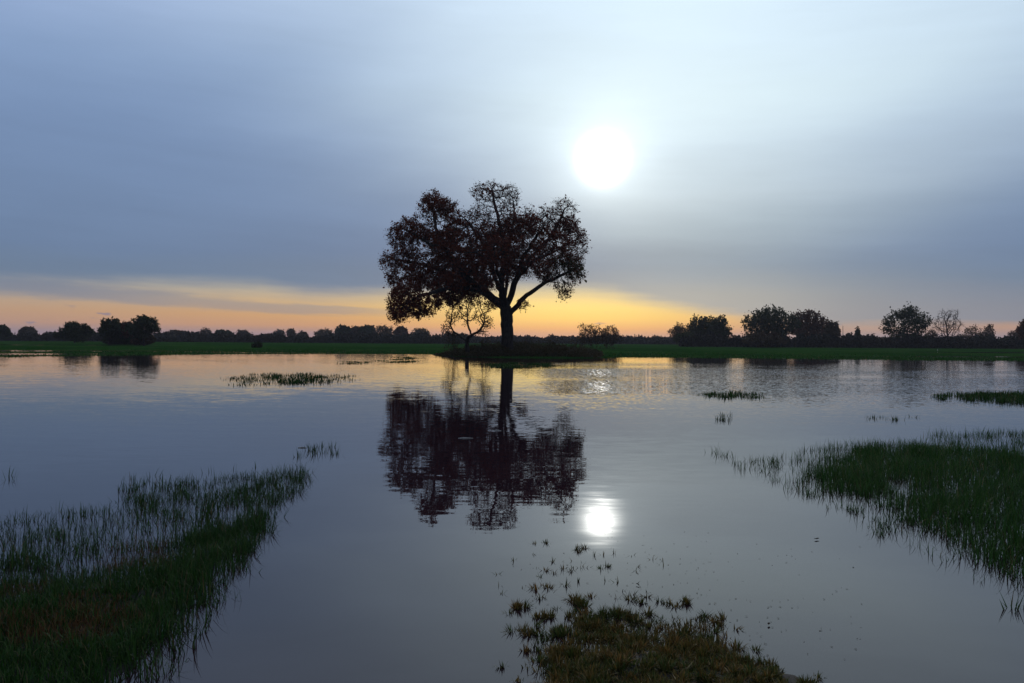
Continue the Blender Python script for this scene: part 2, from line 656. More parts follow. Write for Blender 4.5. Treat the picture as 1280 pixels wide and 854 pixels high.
def clear_mask(x, y, cell, thr, seed):
    """patchy: keep where the noise is over thr"""
    return vnoise(x / cell, y / cell, seed) + 0.5 * vnoise(x / cell * 2.7, y / cell * 2.7, seed + 1) > thr


def fray(x, y, poly_px, reach, seed, cell=0.22):
    """thin the points out towards a ragged edge"""
    d = sdist(x, y, gpoly(poly_px))
    d = d + reach * 0.9 * vnoise(x / cell, y / cell, seed) + reach * 0.5 * vnoise(x / cell * 2.6, y / cell * 2.6, seed + 1)
    return RNG.random(len(x)) < ss(d, 0.0, reach)


def zfix(x, y):
    return np.maximum(height(x, y), -0.06)


# ---- left bank: dense sward, then thin reedy blades in the water beyond it
def build_left():
    dens = [(-120, 735), (0, 725), (90, 720), (160, 706), (210, 690), (240, 668), (285, 655), (335, 640), (318, 690), (283, 735), (252, 775),
            (220, 825), (200, 870), (160, 1000), (-350, 1000)]
    x1, y1 = scatter(dens, 4800)
    k = fray(x1, y1, dens, 0.26, 131, 0.3)
    x1, y1 = x1[k], y1[k]
    mid = [(-150, 712), (0, 700), (90, 692), (170, 676), (230, 650), (290, 632), (350, 615), (335, 660), (300, 715), (262, 765), (222, 830), (0, 860), (-200, 800)]
    xa, ya, _, _ = tufted(*scatter(mid, 3000), 30, 0.08)
    k = fray(xa, ya, mid, 0.5, 161, 0.3)
    x1, y1 = np.concatenate([x1, xa[k]]), np.concatenate([y1, ya[k]])
    x2, y2, d2, own = tufted(*scatter([(200, 672), (250, 622), (290, 614), (335, 596), (378, 588), (384, 598), (352, 640), (315, 690), (285, 735),
                                       (258, 778), (226, 830), (200, 860), (150, 860)], 1150), 26, 0.06)
    k = fray(x2, y2, [(190, 680), (250, 618), (290, 610), (335, 592), (382, 584), (388, 600), (356, 645), (320, 695), (290, 740), (262, 783), (230, 835), (205, 870), (120, 870)], 0.16, 141, 0.15)
    x2, y2, d2 = x2[k], y2[k], d2[k]
    x3, y3, d3, _ = tufted(*scatter([(-100, 648), (0, 646), (60, 640), (120, 632), (140, 660), (170, 690), (90, 745), (-100, 760)], 520), 22, 0.07)
    x4, y4 = scatter([(-100, 668), (0, 660), (100, 640), (160, 622), (220, 604), (300, 592), (382, 584), (392, 604), (350, 646), (312, 702), (262, 785),
                      (222, 850), (60, 850), (-100, 720)], 480)
    k = clear_mask(x4, y4, 0.5, -0.2, 61)
    x4, y4 = x4[k], y4[k]
    x5, y5, d5, _ = tufted(*scatter([(150, 612), (175, 600), (240, 604), (335, 590), (330, 612), (250, 630), (215, 655), (165, 650)], 800), 18, 0.045)
    x = np.concatenate([x1, x2, x3, x4, x5])
    y = np.concatenate([y1, y2, y3, y4, y5])
    n = len(x)
    n1, n2, n3, n4 = len(x1), len(x2), len(x3), len(x4)
    dirs = RNG.uniform(0, 2 * np.pi, n)
    dirs[n1:n1 + n2] = d2
    H = np.concatenate([RNG.uniform(0.05, 0.13, n1), RNG.uniform(0.07, 0.19, n2), RNG.uniform(0.05, 0.16, n3), RNG.uniform(0.04, 0.14, n4),
                        RNG.uniform(0.06, 0.16, len(x5))])
    H *= 0.92 + 0.35 * vnoise(x * 2.2, y * 2.2, 71)
    tint = green_tint(n, 0.05)
    # brown rotted straw in a few places of the sward
    sx = np.full(n, False)
    for X_, Y_, r in ((165, 690, .33), (185, 702, .25), (125, 760, .30), (150, 778, .22), (30, 790, .30), (75, 800, .25), (20, 745, .2), (240, 640, .12)):
        g = gp(X_, Y_)
        d = np.hypot(x - g[0], (y - g[1]) * 0.8) / r + 0.5 * vnoise(x * 8, y * 8, 12)
        sx |= (d < 0.8) & (RNG.random(n) < 0.55)
    brown = np.array([0.130, 0.066, 0.024]) * RNG.uniform(0.35, 1.25, (n, 1))
    tint[sx] = brown[sx]
    H[sx] *= 0.75
    P = np.stack([x, y, zfix(x, y) - 0.01], -1)
    P[:, 2] = np.maximum(P[:, 2], -0.05)
    o = blades('grass', P, H + np.clip(-P[:, 2], 0, 1), RNG.uniform(0.0035, 0.0075, n), tint, lean=0.55, curl=0.95, dirs=dirs)
    tag(o, 'dark green grass bank with brown rotted straw reaching into the water at left', 'grass', kind='stuff')


def build_right():
    dens = [(965, 594), (1000, 580), (1050, 564), (1110, 554), (1200, 560), (1290, 566), (1400, 572), (1500, 620), (1400, 790), (1285, 752),
            (1210, 712), (1135, 672), (1080, 642), (1018, 614)]
    x1, y1, _, _ = tufted(*scatter(dens, 1550), 30, 0.10)
    k = clear_mask(x1, y1, 0.55, -0.72, 81) & fray(x1, y1, dens, 0.32, 151, 0.35)
    x1, y1 = x1[k], y1[k]
    x2, y2, d2, _ = tufted(*scatter([(870, 558), (905, 562), (965, 575), (1010, 562), (1040, 556), (1100, 552), (1110, 570), (1015, 620), (985, 612), (930, 588)],
                                    230), 9, 0.05)
    x3, y3, d3, _ = tufted(*scatter([(1150, 548), (1165, 542), (1220, 540), (1290, 542), (1380, 540), (1400, 572), (1280, 572), (1200, 562)], 330), 16, 0.09)
    x4, y4, d4, _ = tufted(*scatter([(1000, 606), (1030, 616), (1085, 640), (1140, 672), (1210, 710), (1280, 752), (1280, 772), (1240, 752), (1180, 712),
                                     (1110, 680), (1050, 648), (985, 614)], 300), 9, 0.03)
    x = np.concatenate([x1, x2, x3, x4])
    y = np.concatenate([y1, y2, y3, y4])
    n, n1 = len(x), len(x1)
    H = np.concatenate([RNG.uniform(0.06, 0.21, n1), RNG.uniform(0.05, 0.17, len(x2)), RNG.uniform(0.06, 0.17, len(x3)), RNG.uniform(0.03, 0.11, len(x4))])
    H *= 1 + 0.25 * vnoise(x * 1.7, y * 1.7, 72)
    tint = green_tint(n, 0.035, 1.3)
    P = np.stack([x, y, np.maximum(zfix(x, y) - 0.01, -0.05)], -1)
    o = blades('grass', P, H + np.clip(-P[:, 2], 0, 1), RNG.uniform(0.004, 0.008, n), tint, lean=0.46, curl=0.85)
    tag(o, 'broad bank of upright green grass standing in the water at right', 'grass', kind='stuff')


def tussocks(C, R_, N, L):
    """rosettes of blades: centres C (k,2), foot radius, blades each, length each"""
    own = np.repeat(np.arange(len(C)), N)
    n = len(own)
    rr = np.sqrt(RNG.random(n))
    ph = RNG.uniform(0, 2 * np.pi, n)
    x = C[own, 0] + np.cos(ph) * rr * R_[own]
    y = C[own, 1] + np.sin(ph) * rr * R_[own]
    lean = np.abs(0.12 + RNG.uniform(0.6, 1.5, len(C))[own] * rr + RNG.normal(0, 0.3, n))
    bend = RNG.uniform(0, 2 * np.pi, len(C))[own]
    vx, vy = np.cos(ph) + 0.9 * np.cos(bend), np.sin(ph) + 0.9 * np.sin(bend)
    return x, y, np.arctan2(vy, vx) + RNG.normal(0, 0.5, n), lean, L[own] * RNG.uniform(0.45, 1.1, n), own


def build_front():
    C, R_, N, L = [], [], [], []

    def put(X_, Y_, r, n, l):
        C.append(gp(X_, Y_))
        R_.append(r)
        N.append(int(n))
        L.append(l)
    # single tufts as they stand in the water
    for X_, Y_, w in ((652, 757, 40), (678, 736, 26), (700, 730, 16), (724, 754, 50), (742, 748, 22), (690, 774, 36), (705, 770, 20), (798, 754, 34), (812, 748, 18),
                      (845, 758, 30), (862, 752, 16), (653, 793, 36), (664, 812, 26), (629, 834, 14), (716, 688, 26), (728, 686, 18), (680, 679, 16), (668, 680, 10),
                      (748, 712, 14), (760, 709, 10), (714, 714, 12), (700, 709, 10), (678, 714, 12), (690, 716, 8), (900, 778, 24), (918, 786, 16), (932, 810, 34), (944, 814, 18),
                      (960, 832, 26), (976, 838, 16), (1021, 846, 14), (768, 772, 50), (790, 776, 46), (740, 778, 44), (820, 768, 30), (880, 772, 20), (670, 750, 18), (640, 768, 14)):
        k = max(1, int(w / 12))
        for q in range(k):
            put(X_ + RNG.uniform(-.5, .5) * w * .8, Y_ + RNG.uniform(-.5, .5) * w * .22, 0.012 + w * 0.0003, 16 + w * 0.9, 0.034 + w * 0.0007)
    band = [(672, 764), (700, 756), (760, 752), (830, 748), (870, 756), (915, 780), (905, 800), (862, 786), (760, 790), (684, 800), (650, 790)]
    x, y = scatter(band, 130)
    k = vnoise(x * 4, y * 4, 35) > -0.25
    for a, b in zip(x[k], y[k]):
        C.append((a, b))
        R_.append(RNG.uniform(0.010, 0.026))
        N.append(int(RNG.uniform(8, 50)))
        L.append(RNG.uniform(0.03, 0.07))
    for i in range(46):         # lone seedlings
        X_ = RNG.uniform(622, 830)
        put(X_, RNG.uniform(690, 748), 0.008, RNG.integers(2, 7), RNG.uniform(0.03, 0.06))
    # the matted sward on the spit
    dens = [(684, 800), (700, 782), (760, 778), (820, 782), (862, 784), (905, 800), (945, 826), (985, 848), (1010, 866), (1030, 900), (1000, 940), (650, 940), (640, 868), (668, 832)]
    x, y = scatter(dens, 560)
    k = fray(x, y, dens, 0.11, 171, 0.15)
    x, y = x[k], y[k]
    k = vnoise(x * 6, y * 6, 33) + 0.5 * vnoise(x * 15, y * 15, 34) > -0.55
    for a, b in zip(x[k], y[k]):
        C.append((a, b))
        R_.append(RNG.uniform(0.014, 0.034))
        N.append(int(RNG.uniform(24, 70)))
        L.append(RNG.uniform(0.032, 0.072))
    C, R_, N, L = np.array(C), np.array(R_), np.array(N), np.array(L)
    x, y, d, lean, H, own = tussocks(C, R_, N, L)
    n = len(x)
    tuft_n = n
    mat_px = [(672, 796), (690, 772), (730, 762), (800, 758), (860, 764), (905, 784), (945, 818), (990, 844), (1020, 864), (1030, 940), (640, 940), (632, 868), (655, 830)]
    xm, ym = scatter(mat_px, 9000)
    k = fray(xm, ym, mat_px, 0.22, 181, 0.14)
    xm, ym = xm[k], ym[k]
    m = len(xm)
    x, y = np.concatenate([x, xm]), np.concatenate([y, ym])
    d = np.concatenate([d, RNG.uniform(0, 2 * np.pi, m)])
    lean = np.concatenate([lean, np.abs(RNG.normal(0.7, 0.45, m))])
    H = np.concatenate([H, RNG.uniform(0.015, 0.045, m)])
    own = np.concatenate([own, RNG.integers(0, len(C), m)])
    n = len(x)
    rust = np.clip(RNG.normal(0.36, 0.30, len(C)) + 0.25 * vnoise(C[:, 0] * 4, C[:, 1] * 4, 44), 0, 1)
    t = np.clip(rust[own] + RNG.normal(0, 0.22, n), 0, 1)[:, None]
    tint = np.array([0.040, 0.060, 0.012]) * (1 - t) + np.array([0.170, 0.086, 0.022]) * t
    t[tuft_n:] = np.clip(0.35 + 0.4 * vnoise(xm * 7, ym * 7, 45) + RNG.normal(0, 0.2, m), 0, 1)[:, None]
    tint = np.array([0.040, 0.060, 0.012]) * (1 - t) + np.array([0.170, 0.086, 0.022]) * t
    dead = RNG.random(n) < 0.04
    tint[dead] = (0.24, 0.17, 0.08)
    tint *= RNG.uniform(0.5, 1.9, (n, 1))
    P = np.stack([x, y, np.maximum(zfix(x, y) - 0.006, -0.012)], -1)
    o = blades('grass', P, H + np.clip(-P[:, 2], 0, 1), RNG.uniform(0.004, 0.0085, n), tint, lean=0.0, curl=0.55, dirs=d, lean0=lean)
    tag(o, 'olive and rusty grass tussocks on the small mud spit nearest the camera', 'grass', kind='stuff')


def tuft(poly, dn, am, sp, h, label, wd=(0.006, 0.012), straw=0.05, dark=1.0):
    x, y = scatter(poly, dn)
    x, y, d, _ = tufted(x, y, am, sp)
    n = len(x)
    P = np.stack([x, y, np.full(n, -0.03)], -1)
    o = blades('grass_tuft', P, RNG.uniform(h[0], h[1], n) + 0.03, RNG.uniform(*wd, n), green_tint(n, straw, dark), lean=0.45, curl=0.5, dirs=d)
    tag(o, label, 'grass', kind='stuff')


build_left()
build_right()
build_front()
tuft([(272, 472), (310, 467.5), (395, 467), (444, 470), (440, 476), (400, 481), (300, 482)], 34, 9, 0.16, (0.03, 0.14),
     'long thin patch of grass out in the open water left of the oak reflection', (0.012, 0.03))
tuft([(340, 471), (395, 468), (412, 472), (405, 479), (345, 480)], 60, 22, 0.16, (0.05, 0.2),
     'thickest green tufts in the middle of the long water grass patch', (0.012, 0.03))
tuft([(872, 494), (905, 490), (950, 492), (955, 498), (900, 499)], 200, 30, 0.12, (0.03, 0.14), 'low green grass islet in the rippled water right of the oak', (0.01, 0.024))
tuft([(1166, 496), (1185, 492), (1192, 498), (1172, 501)], 240, 30, 0.1, (0.05, 0.15), 'small grass tuft just left of the islet at the right edge', (0.01, 0.022))
tuft([(1200, 493), (1300, 492), (1330, 500), (1280, 505), (1210, 500)], 300, 50, 0.12, (0.05, 0.19), 'green grass islet in the water at the right edge of the picture', (0.01, 0.024))
tuft([(888, 522), (905, 519), (914, 525), (895, 528)], 140, 16, 0.06, (0.05, 0.15), 'tiny lone tuft of grass below the low islet right of the oak', (0.008, 0.016))
tuft([(1076, 523), (1105, 521), (1152, 521), (1150, 527), (1080, 528)], 60, 10, 0.06, (0.04, 0.13), 'faint row of grass tips above the broad right bank', (0.008, 0.016))
tuft([(358, 562), (420, 556), (424, 570), (395, 576), (362, 572)], 150, 14, 0.05, (0.05, 0.15), 'small tuft of reed blades beyond the tip of the left bank', (0.005, 0.01))
tuft([(425, 452), (520, 450.5), (525, 452.5), (430, 455)], 22, 40, 0.3, (0.04, 0.12), 'thin strip of flooded grass near the far left shore', (0.03, 0.06))
tuft([(488, 447.5), (515, 446), (516, 449), (490, 450)], 30, 40, 0.3, (0.04, 0.12), 'short strip of flooded grass close to the mound shore', (0.03, 0.06))
tuft([(600, 457), (645, 453.5), (690, 455), (684, 459), (620, 460)], 60, 50, 0.25, (0.05, 0.14), 'low green strip in the water at the foot of the oak mound', (0.03, 0.06))
tuft([(0, 600), (14, 592), (16, 606), (2, 610)], 60, 4, 0.03, (0.06, 0.16), 'few lone blades in open water at the left edge', (0.005, 0.009))
tuft([(160, 596), (225, 592), (320, 580), (330, 590), (240, 602), (165, 606)], 26, 3, 0.04, (0.04, 0.12), 'scattered single blades beyond the left bank', (0.005, 0.009))
tuft([(1262, 762), (1280, 752), (1290, 775), (1270, 778)], 420, 10, 0.03, (0.06, 0.14), 'few curled blades off the near end of the right bank', (0.005, 0.009))
tuft([(185, 838), (232, 846), (236, 856), (190, 870)], 300, 6, 0.03, (0.05, 0.11), 'last thin blades off the near end of the left bank', (0.004, 0.008))

# a rough fringe on the far meadow and its shore
n = 26000
a_ = RNG.uniform(-0.68, 0.68, n)
sh_ = np.interp(a_, SHORE_A, SHORE_Y)
y_ = sh_ + np.abs(RNG.normal(0, 1, n)) * 16 - 1.0
x_ = a_ * y_
h_ = height(x_, y_)
k = h_ > -0.03
x_, y_, h_ = x_[k], y_[k], h_[k]
o = blades('meadow_grass', np.stack([x_, y_, h_ - 0.02], -1), RNG.uniform(0.05, 0.17, len(x_)), RNG.uniform(0.04, 0.10, len(x_)),
           green_tint(len(x_), 0.06, 1.0, (0.011, 0.054, 0.007), (0.028, 0.080, 0.012)), segs=2)
tag(o, 'short green meadow grass along the far shore of the flood', 'grass', kind='stuff')


# ------------------------------------------------------------------ trees
def tube_chain(V, F, pts, rr, sides):
    """append one tapering tube to the lists"""
    k0 = len(V)
    npts = len(pts)
    ref = None
    for i in range(npts):
        a = pts[max(0, i - 1)]
        b = pts[min(npts - 1, i + 1)]
        d = Vector(b) - Vector(a)
        d = d.normalized() if d.length > 1e-6 else Vector((0, 0, 1))
        if ref is None:
            ref = d.orthogonal().normalized()
        ref = (ref - d * ref.dot(d))
        ref = ref.normalized() if ref.length > 1e-5 else d.orthogonal().normalized()
        bn = d.cross(ref)
        for s in range(sides):
            t = 2 * math.pi * s / sides
            q = ref * math.cos(t) * rr[i] + bn * math.sin(t) * rr[i]
            V.append((pts[i][0] + q.x, pts[i][1] + q.y, pts[i][2] + q.z))
    for i in range(npts - 1):
        for s in range(sides):
            s2 = (s + 1) % sides
            F.append((k0 + i * sides + s, k0 + i * sides + s2, k0 + (i + 1) * sides + s2, k0 + (i + 1) * sides + s))


def colonise(nodes, parent, A, step, infl, kill, iters, wobble=0.12, grav=0.0):
    """space colonisation; nodes: list of Vector"""
    A = [Vector(a) for a in A]
    alive = list(range(len(A)))
    seen = 0
    for _ in range(iters):
        kd = kdtree.KDTree(len(nodes))
        for i, p in enumerate(nodes):
            kd.insert(p, i)
        kd.balance()
        pull = {}
        nxt = []
        for ai in alive:
            co, idx, dist = kd.find(A[ai])
            if dist < kill:
                continue
            nxt.append(ai)
            if dist < infl:
                v = (A[ai] - nodes[idx]).normalized()
                if idx in pull:
                    pull[idx] += v
                else:
                    pull[idx] = v.copy()
        alive = nxt
        if not pull:
            break
        added = 0
        for idx, v in pull.items():
            if v.length < 1e-4:
                continue
            d = v.normalized() + Vector((random.gauss(0, wobble), random.gauss(0, wobble), random.gauss(0, wobble) - grav))
            p = nodes[idx] + d.normalized() * step
            if kd.find(p)[2] < step * 0.35:
                continue
            nodes.append(p)
            parent.append(idx)
            added += 1
        if not added:
            break
    return nodes, parent


def radii(nodes, parent, tip, expo):
    n = len(nodes)
    acc = [0.0] * n
    kids = [0] * n
    for i in range(n):
        if parent[i] >= 0:
            kids[parent[i]] += 1
    order = list(range(n))          # children always come after their parent
    for i in reversed(order):
        if kids[i] == 0:
            acc[i] = tip ** expo
        if parent[i] >= 0:
            acc[parent[i]] += acc[i]
    return [a ** (1 / expo) for a in acc], kids


def chains(nodes, parent, r):
    ch = [[] for _ in nodes]
    for i, p in enumerate(parent):
        if p >= 0:
            ch[p].append(i)
    out = []
    stack = [(0, -1)]
    while stack:
        i, frm = stack.pop()
        c = [frm, i] if frm >= 0 else [i]
        while ch[i]:
            ks = sorted(ch[i], key=lambda q: -r[q])
            for q in ks[1:]:
                stack.append((q, i))
            i = ks[0]
            c.append(i)
        out.append(c)
    return out


def leaves(name, P, size, tint, parent, m=M_LEAF, flat=0.0):
    """one small bent leaf (two triangles) at each point"""
    n = len(P)
    d = RNG.normal(0, 1, (n, 3))
    d /= np.linalg.norm(d, axis=1)[:, None]
    e = RNG.normal(0, 1, (n, 3))
    e -= d * (e * d).sum(1)[:, None]
    e /= np.linalg.norm(e, axis=1)[:, None]
    f = np.cross(d, e)
    s = size[:, None]
    V = np.stack([P, P + d * s * 0.5 + e * s * 0.33 + f * s * 0.10, P + d * s, P + d * s * 0.5 - e * s * 0.33 + f * s * 0.10], 1)
    b = np.arange(n)[:, None] * 4
    F = np.concatenate([np.concatenate([b, b + 1, b + 2], 1), np.concatenate([b, b + 2, b + 3], 1)])
    return mesh_np(name, V.reshape(-1, 3), F, m, parent, np.repeat(tint[:, None, :], 4, 1).reshape(-1, 3))


def rand_in_blob(n, c, r):
    v = RNG.normal(0, 1, (n, 3))
    v /= np.linalg.norm(v, axis=1)[:, None]
    v *= RNG.random((n, 1)) ** (1 / 2.4)
    return np.array(c) + v * np.array(r)


def twig_mesh(name, P0, D, L, r0, parent, m=M_BARK):
    """straight three-sided twigs"""
    n = len(P0)
    e = RNG.normal(0, 1, (n, 3))
    e -= D * (e * D).sum(1)[:, None]
    e /= np.linalg.norm(e, axis=1)[:, None]
    f = np.cross(D, e)
    V = []
    mid = P0 + D * (L * 0.55)[:, None] + RNG.normal(0, 0.05, (n, 3)) * L[:, None]
    end = P0 + D * L[:, None] + RNG.normal(0, 0.10, (n, 3)) * L[:, None]
    for c, r in ((P0, r0), (mid, r0 * 0.7)):
        for s in range(3):
            t = 2 * math.pi * s / 3
            V.append(c + (e * math.cos(t) + f * math.sin(t)) * r[:, None])
    V.append(end)
    V = np.stack(V, 1)
    b = np.arange(n)[:, None] * 7
    Q, T = [], []
    for s in range(3):
        s2 = (s + 1) % 3
        Q.append(np.concatenate([b + s, b + s2, b + 3 + s2, b + 3 + s], 1))
        T.append(np.concatenate([b + 3 + s, b + 3 + s2, b + 6], 1))
    return mesh_np(name, V.reshape(-1, 3), [np.concatenate(Q), np.concatenate(T)], m, parent), mid, end


def finish_tree(root, nodes, parent, r, kids, main_r, twig_n, twig_len, twig_r, leaf_fn, min_r=0.0, limb_part=True, sides=(9, 5, 3)):
    """trunk, limbs, boughs, twigs and crown as parts of root"""
    cs = chains(nodes, parent, r)
    tv, tf = [], []
    bv, bf = [], []
    for ci, c in enumerate(cs):
        pts = [tuple(nodes[i]) for i in c]
        rr = [max(r[i], min_r) for i in c]
        if len(c) > 1 and ci > 0:
            rr[0] = min(rr[0], rr[1] * 1.25)
        rr[-1] *= 0.5
        if len(pts) < 2:
            continue
        rm = rr[1]
        if ci == 0:
            rr2 = list(rr)
            # root flare
            rr2[0] *= 1.55
            if len(rr2) > 2:
                rr2[1] *= 1.12
            tube_chain(tv, tf, pts, rr2, sides[0])
        elif rm > main_r and limb_part:
            lv, lf = [], []
            tube_chain(lv, lf, pts, rr, sides[0] - 1)
            mesh_np('limb', lv, lf, M_BARK, root, smooth=True)
        else:
            tube_chain(bv, bf, pts, rr, sides[1] if rm > main_r * 0.35 else sides[2])
    mesh_np('trunk', tv, tf, M_BARK, root, smooth=True)
    if bv:
        mesh_np('branches', bv, bf, M_BARK, root, smooth=True)['kind'] = 'stuff'
    # twigs from thin wood
    N = np.array([tuple(p) for p in nodes])
    R = np.array(r)
    Pm = np.array([tuple(nodes[p]) if p >= 0 else tuple(nodes[i]) for i, p in enumerate(parent)])
    D0 = N - Pm
    D0 /= np.linalg.norm(D0, axis=1)[:, None] + 1e-6
    thin = np.where(R < twig_r * 3.2)[0]
    if len(thin) and twig_n > 0:
        idx = np.repeat(thin, twig_n)
        D = D0[idx] + RNG.normal(0, 0.62, (len(idx), 3))
        D /= np.linalg.norm(D, axis=1)[:, None]
        L = RNG.uniform(0.45, 1.1, len(idx)) * twig_len
        o, mid, end = twig_mesh('twigs', N[idx], D, L, np.full(len(idx), twig_r), root)
        o['kind'] = 'stuff'
        leaf_fn(N[idx], mid, end)
    return root


# ---- the oak on its mound
OAK_D = 80.0
CPX = OAK_D / F_PX / 3.416
oakx = gp(633, 444)[0] / gp(633, 444)[1] * OAK_D
OAK = (oakx, OAK_D, float(height(np.array([oakx]), np.array([OAK_D]))[0]) - 0.03)


def oc(cx, cy, d=0.0):
    return Vector(((cx - 655) * CPX * (1 + d / OAK_D), d, (800 - cy) * CPX * (1 + d / OAK_D)))


def build_oak():
    root = empty('oak_tree', OAK)
    tag(root, 'huge spreading oak with thin russet leaves standing alone on the mound in the flood', 'tree')
    nodes, par = [], []

    def add(path, start):
        """densified polyline growing from node index start (None = ground)"""
        last = start
        pts = [oc(*p) for p in path]
        if start is None:
            nodes.append(pts[0])
            par.append(-1)
            last = 0
        for p in (pts[1:] if start is None else pts):
            a = nodes[last].copy()
            k = max(1, int(round((p - a).length / 0.45)))
            for i in range(1, k + 1):
                q = a.lerp(p, i / k)
                if i < k:
                    q += Vector((random.gauss(0, .035), random.gauss(0, .05), random.gauss(0, .035)))
                nodes.append(q)
                par.append(last)
                last = len(nodes) - 1
        return last

    def at(cx, cy, d=0.0):
        p = oc(cx, cy, d)
        return min(range(len(nodes)), key=lambda i: (nodes[i] - p).length)
    add([(657, 806), (658, 740), (657, 690), (655, 640), (650, 606)], None)
    F = at(650, 606)
    add([(632, 548, .2), (636, 450, -.2), (641, 350, -.5), (625, 250, -.6), (603, 170, -.4), (592, 105, -.3)], F)
    add([(612, 574, -.2), (560, 536, -.4), (505, 492, -.7), (445, 430, -1), (395, 350, -1.2), (350, 262, -1.2), (336, 170, -1)], F)
    add([(420, 465, .9), (335, 430, 1.6), (250, 412, 2), (165, 402, 2)], at(505, 492, -.7))
    add([(470, 515, -2.2), (390, 522, -3.4), (300, 545, -4), (215, 590, -4)], at(560, 536, -.4))
    add([(600, 465, 1), (575, 380, 1.6), (540, 300, 1.8), (485, 235, 1.6)], at(632, 548, .2))
    add([(676, 275, 1), (684, 185, 1.4)], at(641, 350, -.5))
    add([(675, 545, .2), (692, 485, .4), (728, 420, .6), (792, 350, .8), (850, 282, .8), (893, 195, .6)], F)
    add([(722, 390, -1), (765, 318, -2.2), (810, 255, -3)], at(692, 485, .4))
    add([(805, 388, 2.2), (880, 350, 3), (950, 312, 3.2)], at(728, 420, .6))
    e0 = len(nodes)
    add([(690, 604, -.2), (727, 560, -.4), (775, 524, -.6), (826, 488, -.8), (885, 462, -1), (942, 436, -1)], at(655, 640))
    e1 = len(nodes)
    add([(652, 520, 2.2), (660, 420, 4.2), (640, 322, 5.6)], F)
    add([(645, 530, -2), (612, 440, -4), (600, 335, -5.6)], F)
    add([(525, 480, 3), (435, 400, 5), (362, 345, 6)], at(612, 574, -.2))
    add([(742, 430, -3), (795, 378, -5)], at(692, 485, .4))
    add([(330, 335, -2.2), (262, 290, -2), (200, 262, -1.2)], at(395, 350, -1.2))
    # crown masses: cx, cy, depth, half width, half height, half depth (m), attractors, leaves
    B = [(342, 182, -1, 66, 72, 2.0, 190, 1.0), (262, 272, -1.4, 84, 60, 2.2, 210, .9), (190, 300, -.6, 55, 62, 1.8, 110, .55),
         (158, 405, 2, 52, 52, 1.6, 100, .45), (232, 392, 1.2, 75, 62, 2.2, 170, .6), (305, 470, 0, 90, 66, 2.6, 260, 1.1),
         (232, 560, -3, 82, 66, 2.2, 250, 1.3), (192, 622, -4, 50, 46, 1.5, 110, 1.4), (310, 575, -3, 72, 52, 2.0, 170, 1.2),
         (385, 535, -2, 70, 52, 2.2, 170, 1.1), (400, 330, -2, 88, 78, 2.6, 230, .8), (402, 430, 2, 92, 66, 2.6, 250, 1.1),
         (452, 262, 1.4, 66, 66, 2.2, 170, .7), (485, 385, -3, 90, 78, 2.4, 230, 1.0), (500, 462, 3, 86, 52, 2.6, 200, .9),
         (362, 345, 5.4, 90, 80, 1.8, 170, .8), (560, 320, 2, 80, 80, 2.4, 220, .75), (535, 205, 1.2, 66, 52, 2.0, 150, .28),
         (585, 120, -.2, 92, 60, 2.2, 300, .16), (668, 130, 1, 52, 58, 1.8, 150, .14), (640, 225, -1.8, 85, 62, 2.2, 190, .4),
         (705, 255, 1, 80, 52, 2.2, 190, 1.0), (615, 370, -4.6, 82, 70, 2.0, 190, .9), (630, 335, 5.2, 92, 82, 2.0, 200, .8),
         (775, 252, -2.4, 82, 46, 2.2, 180, .6), (835, 205, -.8, 62, 42, 1.8, 140, .26), (900, 175, .6, 58, 46, 1.6, 150, .16),
         (900, 250, 1, 66, 48, 2.0, 170, .9), (850, 322, -3, 82, 50, 2.2, 180, .8), (952, 300, 2.4, 46, 36, 1.8, 90, .8),
         (930, 372, 1.6, 56, 48, 2.0, 140, .95), (866, 418, 0, 64, 42, 2.2, 160, 1.1), (940, 436, -1, 46, 58, 1.8, 140, 1.2),
         (902, 520, -1, 30, 44, 1.0, 60, .8), (845, 470, -1, 46, 34, 1.2, 70, .7), (765, 372, 3.2, 66, 52, 2.0, 130, .4),
         (700, 340, -3, 70, 60, 2.0, 130, .55), (565, 480, -3.6, 60, 50, 1.6, 110, .8), (722, 588, -.4, 28, 22, .7, 40, .7),
         (590, 585, -.4, 34, 24, .8, 40, .7), (795, 400, -4.6, 62, 52, 1.6, 110, .6), (470, 545, -1.2, 60, 30, 1.4, 80, .8), (600, 380, 0, 215, 140, 5.0, 330, .5), (425, 500, -2.6, 70, 45, 2, 150, 1.0),
             (478, 520, 1.6, 70, 42, 2, 150, .9), (400, 565, -.6, 60, 36, 1.6, 110, 1.1), (545, 530, 1.6, 46, 40, 1.4, 90, .7),
             (660, 455, 3.4, 60, 52, 1.8, 100, .6), (690, 400, -2, 52, 60, 1.8, 110, .5), (270, 610, -2.6, 64, 40, 1.6, 120, 1.3),
             (420, 250, -1, 40, 44, 1.6, 80, .5), (745, 215, 0, 46, 36, 1.6, 90, .5), (395, 185, 0, 48, 52, 1.6, 110, .9), (975, 345, .5, 26, 40, 1, 50, .8), (175, 480, 0, 40, 44, 1.4, 70, .8), (820, 455, 1.2, 50, 34, 1.2, 90, .9)]
    A, own = [], []
    for bi, (cx, cy, d, rx, rz, ry, na, lf) in enumerate(B):
        c = oc(cx, cy, d)
        A.append(rand_in_blob(int(na * 1.15), c, (rx * CPX, ry, rz * CPX)))
    A = np.concatenate(A)
    nodes, par = colonise(nodes, par, A, 0.27, 2.4, 0.40, 90, 0.16, 0.02)
    r, kids = radii(nodes, par, 0.019, 2.22)
    k = 0.60 / r[0]
    r = [max(0.017, q * k) if q > 0.05 else max(0.017, q * (0.5 + 0.5 * k)) for q in r]
    for i in range(e0, e1):
        r[i] = max(r[i], 0.27 - 0.17 * (i - e0) / (e1 - e0))
    BC = np.array([tuple(oc(b[0], b[1], b[2])) for b in B])
    BR = np.array([(b[3] * CPX, b[5], b[4] * CPX) for b in B])
